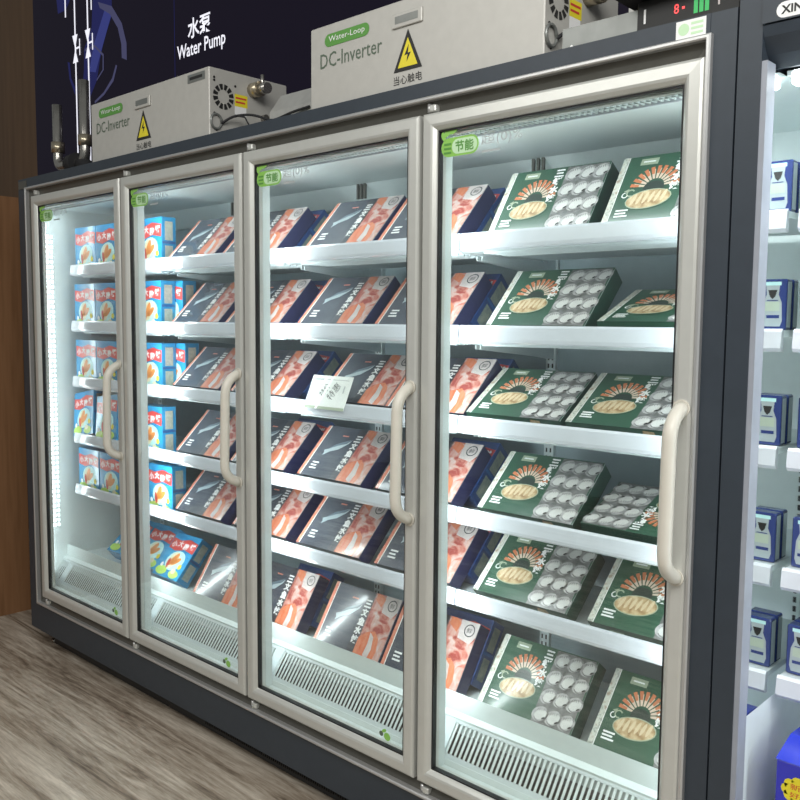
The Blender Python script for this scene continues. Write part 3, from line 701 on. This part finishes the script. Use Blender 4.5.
# flat galvanised tray and controller on the right
b = MB(); b.box(2.735, 2.943, .06, .068, TOP+.001, TOP+.060, 'unit_lid'); b.box(2.735, 2.943, .068, .24, TOP+.001, TOP+.006, 'unit_lid'); b.cyl((2.76, .0595, 1.93), (2.76, .060, 1.93), .004, 'white', 8)
tag(b.build('galvanised_tray'), 'low galvanised tray lip between large unit and black controller', 'tray')
root = empty('controller', (3.05, .12, TOP), 'black electronic controller box with red and green lights on the freezer top', 'controller')
b = MB(); b.box(2.935, 3.165, .045, .22, TOP+.001, 1.985, 'ink', .003); part_at(b, 'controller_case', root)
b = MB(); b.X = front(.0442); b.rect(2.952, 1.935, 2.957, 1.965, 'white', .0003); b.text('8', 3.022, 1.940, .020, 'ledred', .0003, w=.011); b.rect(3.040, 1.947, 3.046, 1.952, 'ledred', .0003)
part_at(b, 'red_indicator', root)
b = MB(); b.X = front(.0442)
for i in range(3): b.rect(3.066+i*.012, 1.932, 3.075+i*.012, 1.972, 'ledgreen', .0003)
b.rect(3.118, 1.938, 3.122, 1.965, 'fs_pale', .0003); part_at(b, 'green_indicator', root)
b = MB(); b.prism([(-.02, 1.990), (.23, 1.986), (.23, 1.994), (-.02, 2.000)], 2.90, 3.20, 'foam')
tag(b.build('black_bracket'), 'thin black sheet lid lying on the black controller', 'bracket')

# ------------------------------------------------------------------ neighbouring cooler
NC = empty('display_cooler', (4.2, .35, FL), 'slate grey cooler with lit shelves cut off by the right picture edge', 'cooler')
NX0, NX1 = 3.176, 5.20
b = MB()
b.box(NX0, 3.223, .016, .80, FL+.001, 2.0, 'slate'); b.box(NX1-.05, NX1, .016, .80, FL+.001, 2.0, 'slate')
b.box(3.223, NX1-.05, .010, .80, 1.868, 2.0, 'slate')
b.prism([(.014, 1.8655), (.10, 1.8655), (.10, 1.80), (.075, 1.795), (.045, 1.815), (.020, 1.845)], 3.223, NX1-.05, 'slate')
b.box(3.223, NX1-.05, .70, .80, FL+.001, 1.868, 'slate'); b.box(3.223, NX1-.05, .016, .10, FL+.001, .02, 'slate')
part_at(b, 'cabinet_shell', NC)
b = MB(); b.box(3.235, NX1-.05, .655, .70, .02, 1.86, 'liner'); b.box(3.235, NX1-.05, .12, .655, 1.79, 1.80, 'liner'); b.box(3.235, NX1-.05, .06, .655, .02, .15, 'liner'); b.box(3.235, NX1-.05, .05, .06, .02, .19, 'liner')
b.box(3.223, 3.2345, .060, .655, .15, .457, 'liner')
for x in (3.30, 3.34, 4.1):
    b.box(x-.012, x+.012, .64, .655, .16, 1.78, 'liner')
    for i in range(64):
        z = .17+i*.025; b.box(x-.004, x+.004, .6385, .64, z, z+.015, 'black')
part_at(b, 'inner_liner', NC)
M['jamb'] = mat('lavender_grey_jamb', (.30, .32, .37), .4)
b = MB(); b.box(3.223, 3.2345, .018, .060, .02, 1.80, 'jamb'); part_at(b, 'side_jamb', NC)
b = MB(); b.box(3.223, 3.2345, .0605, .655, .4575, 1.79, 'mirror'); part_at(b, 'mirrored_side_panel', NC, 'mirrored inner side panel')
b = MB(); b.box(3.25, NX1-.06, .10, .135, 1.768, 1.795, 'led', .004); part_at(b, 'canopy_lamp', NC, 'glowing canopy lamp')
area('canopy_light', (4.0, .118, 1.76), (R(15), 0, 0), 1.5, .03, 6, LED_COL)
b = MB(); b.box(3.975, 4.035, .05, .09, .02, 1.79, 'liner', .003); mu = part_at(b, 'mullion', NC)  # unseen mullion, added to carry the extra lamp
b = MB(); b.box(3.992, 4.018, .090, .098, .2, 1.7, 'led', .002); b.build('led_strip', mu)  # added strip out of view, goes with the extra lamp
area('led_light', (3.99, .10, .85), (R(90), 0, R(48)), .02, 1.4, 7, LED_COL)  # extra lamp added to brighten the cooler interior
b = MB(); b.X = front(.0096)
b.pill(3.250, 1.871, 3.60, 1.901, 'white', 0); b.text('XIN', 3.259, 1.878, .016, 'ink', .0006, w=.040, bold=.03)
part_at(b, 'name_plate', NC, 'white plate with black letters')
for r, rt in enumerate(RT):
    b = MB(); b.box(3.248, 3.965, .205, .60, rt-.018, rt-.004, 'shelf'); sh = part_at(b, 'shelf', NC)
    b = MB(); b.prism([(.205, rt-.050), (.205, rt-.004), (.198, rt), (.192, rt-.006), (.188, rt-.042), (.196, rt-.050)], 3.2465, 3.965, 'rail'); b.build('price_rail', sh)
def milk_mesh():
    b = MB(); w, h, t = .066, .112, .032; e = .0005
    b.box(0, w, 0, h, -t, 0, 'milkblue', .003)
    b.p2([(.012, .008), (.048, .008), (.052, .020), (.050, .060), (.043, .078), (.045, .098), (.015, .098), (.017, .078), (.010, .060), (.008, .020)], 'milkgrey', e)
    b.rect(.014, .042, .046, .062, 'milkgreen', e*2); b.rect(.014, .026, .042, .033, 'milkblue', e*2); b.p2([(.020, .088), (.040, .088), (.036, .074), (.030, .068), (.024, .074)], 'ink', e*2); b.rect(.018, .064, .042, .066, 'milkblue', e*2)
    b.rect(.012, .098, .048, .106, 'toon4', e)
    for sx, s in ((w+e, 1), (-e, -1)): b.face([(sx, .006, -.004), (sx, .006, -t+.004), (sx, h-.006, -t+.004), (sx, h-.006, -.004)], 'milkgrey')
    return b.mesh('milk_carton')
MM = milk_mesh()
for r in range(5):
    for c in range(2):
        for q in range(2):
            obj_of('milk_carton', MM, (3.252+c*.078, .228+q*.040, RT[r]-.0032), (R(90), 0, 0),
                   'small blue milk carton on the cooler %s, %s one of the %s row' % (SHELF[r], ('left', 'right')[c], ('front', 'back')[q]), 'carton', 'blue milk cartons on the cooler shelves')
root = empty('gift_carton', (3.44, .20, .150), 'royal blue carton with a yellow badge at the bottom of the cooler', 'carton')
b = MB(); b.box(3.292, 3.60, .085, .30, .151, .375, 'royal', .002); part_at(b, 'carton_body', root)
b = MB(); b.prism([(.083, .376), (.302, .376), (.27, .392), (.17, .400)], 3.290, 3.60, 'royal_top'); part_at(b, 'lid', root)
b = MB(); b.X = front(.0845)
for i in range(10): b.ell(3.345+.030*math.cos(i*.628), .318+.020*math.sin(i*.628), .012, .012, 'yellow', 0, n=10)
b.ell(3.345, .318, .032, .022, 'yellow', .0003); b.text('新鲜', 3.322, .320, .013, 'red', .0008, w=.044); b.text('好喝', 3.322, .303, .012, 'red', .0008, w=.040)
part_at(b, 'yellow_badge', root)

# ------------------------------------------------------------------ lift everything onto the floor level z = 0
bpy.context.view_layer.update()
for o in S.objects:
    if o.parent is None and o.type != 'CAMERA' and o.name.split('.')[0] != 'store_light':
        o.location.z += BASE
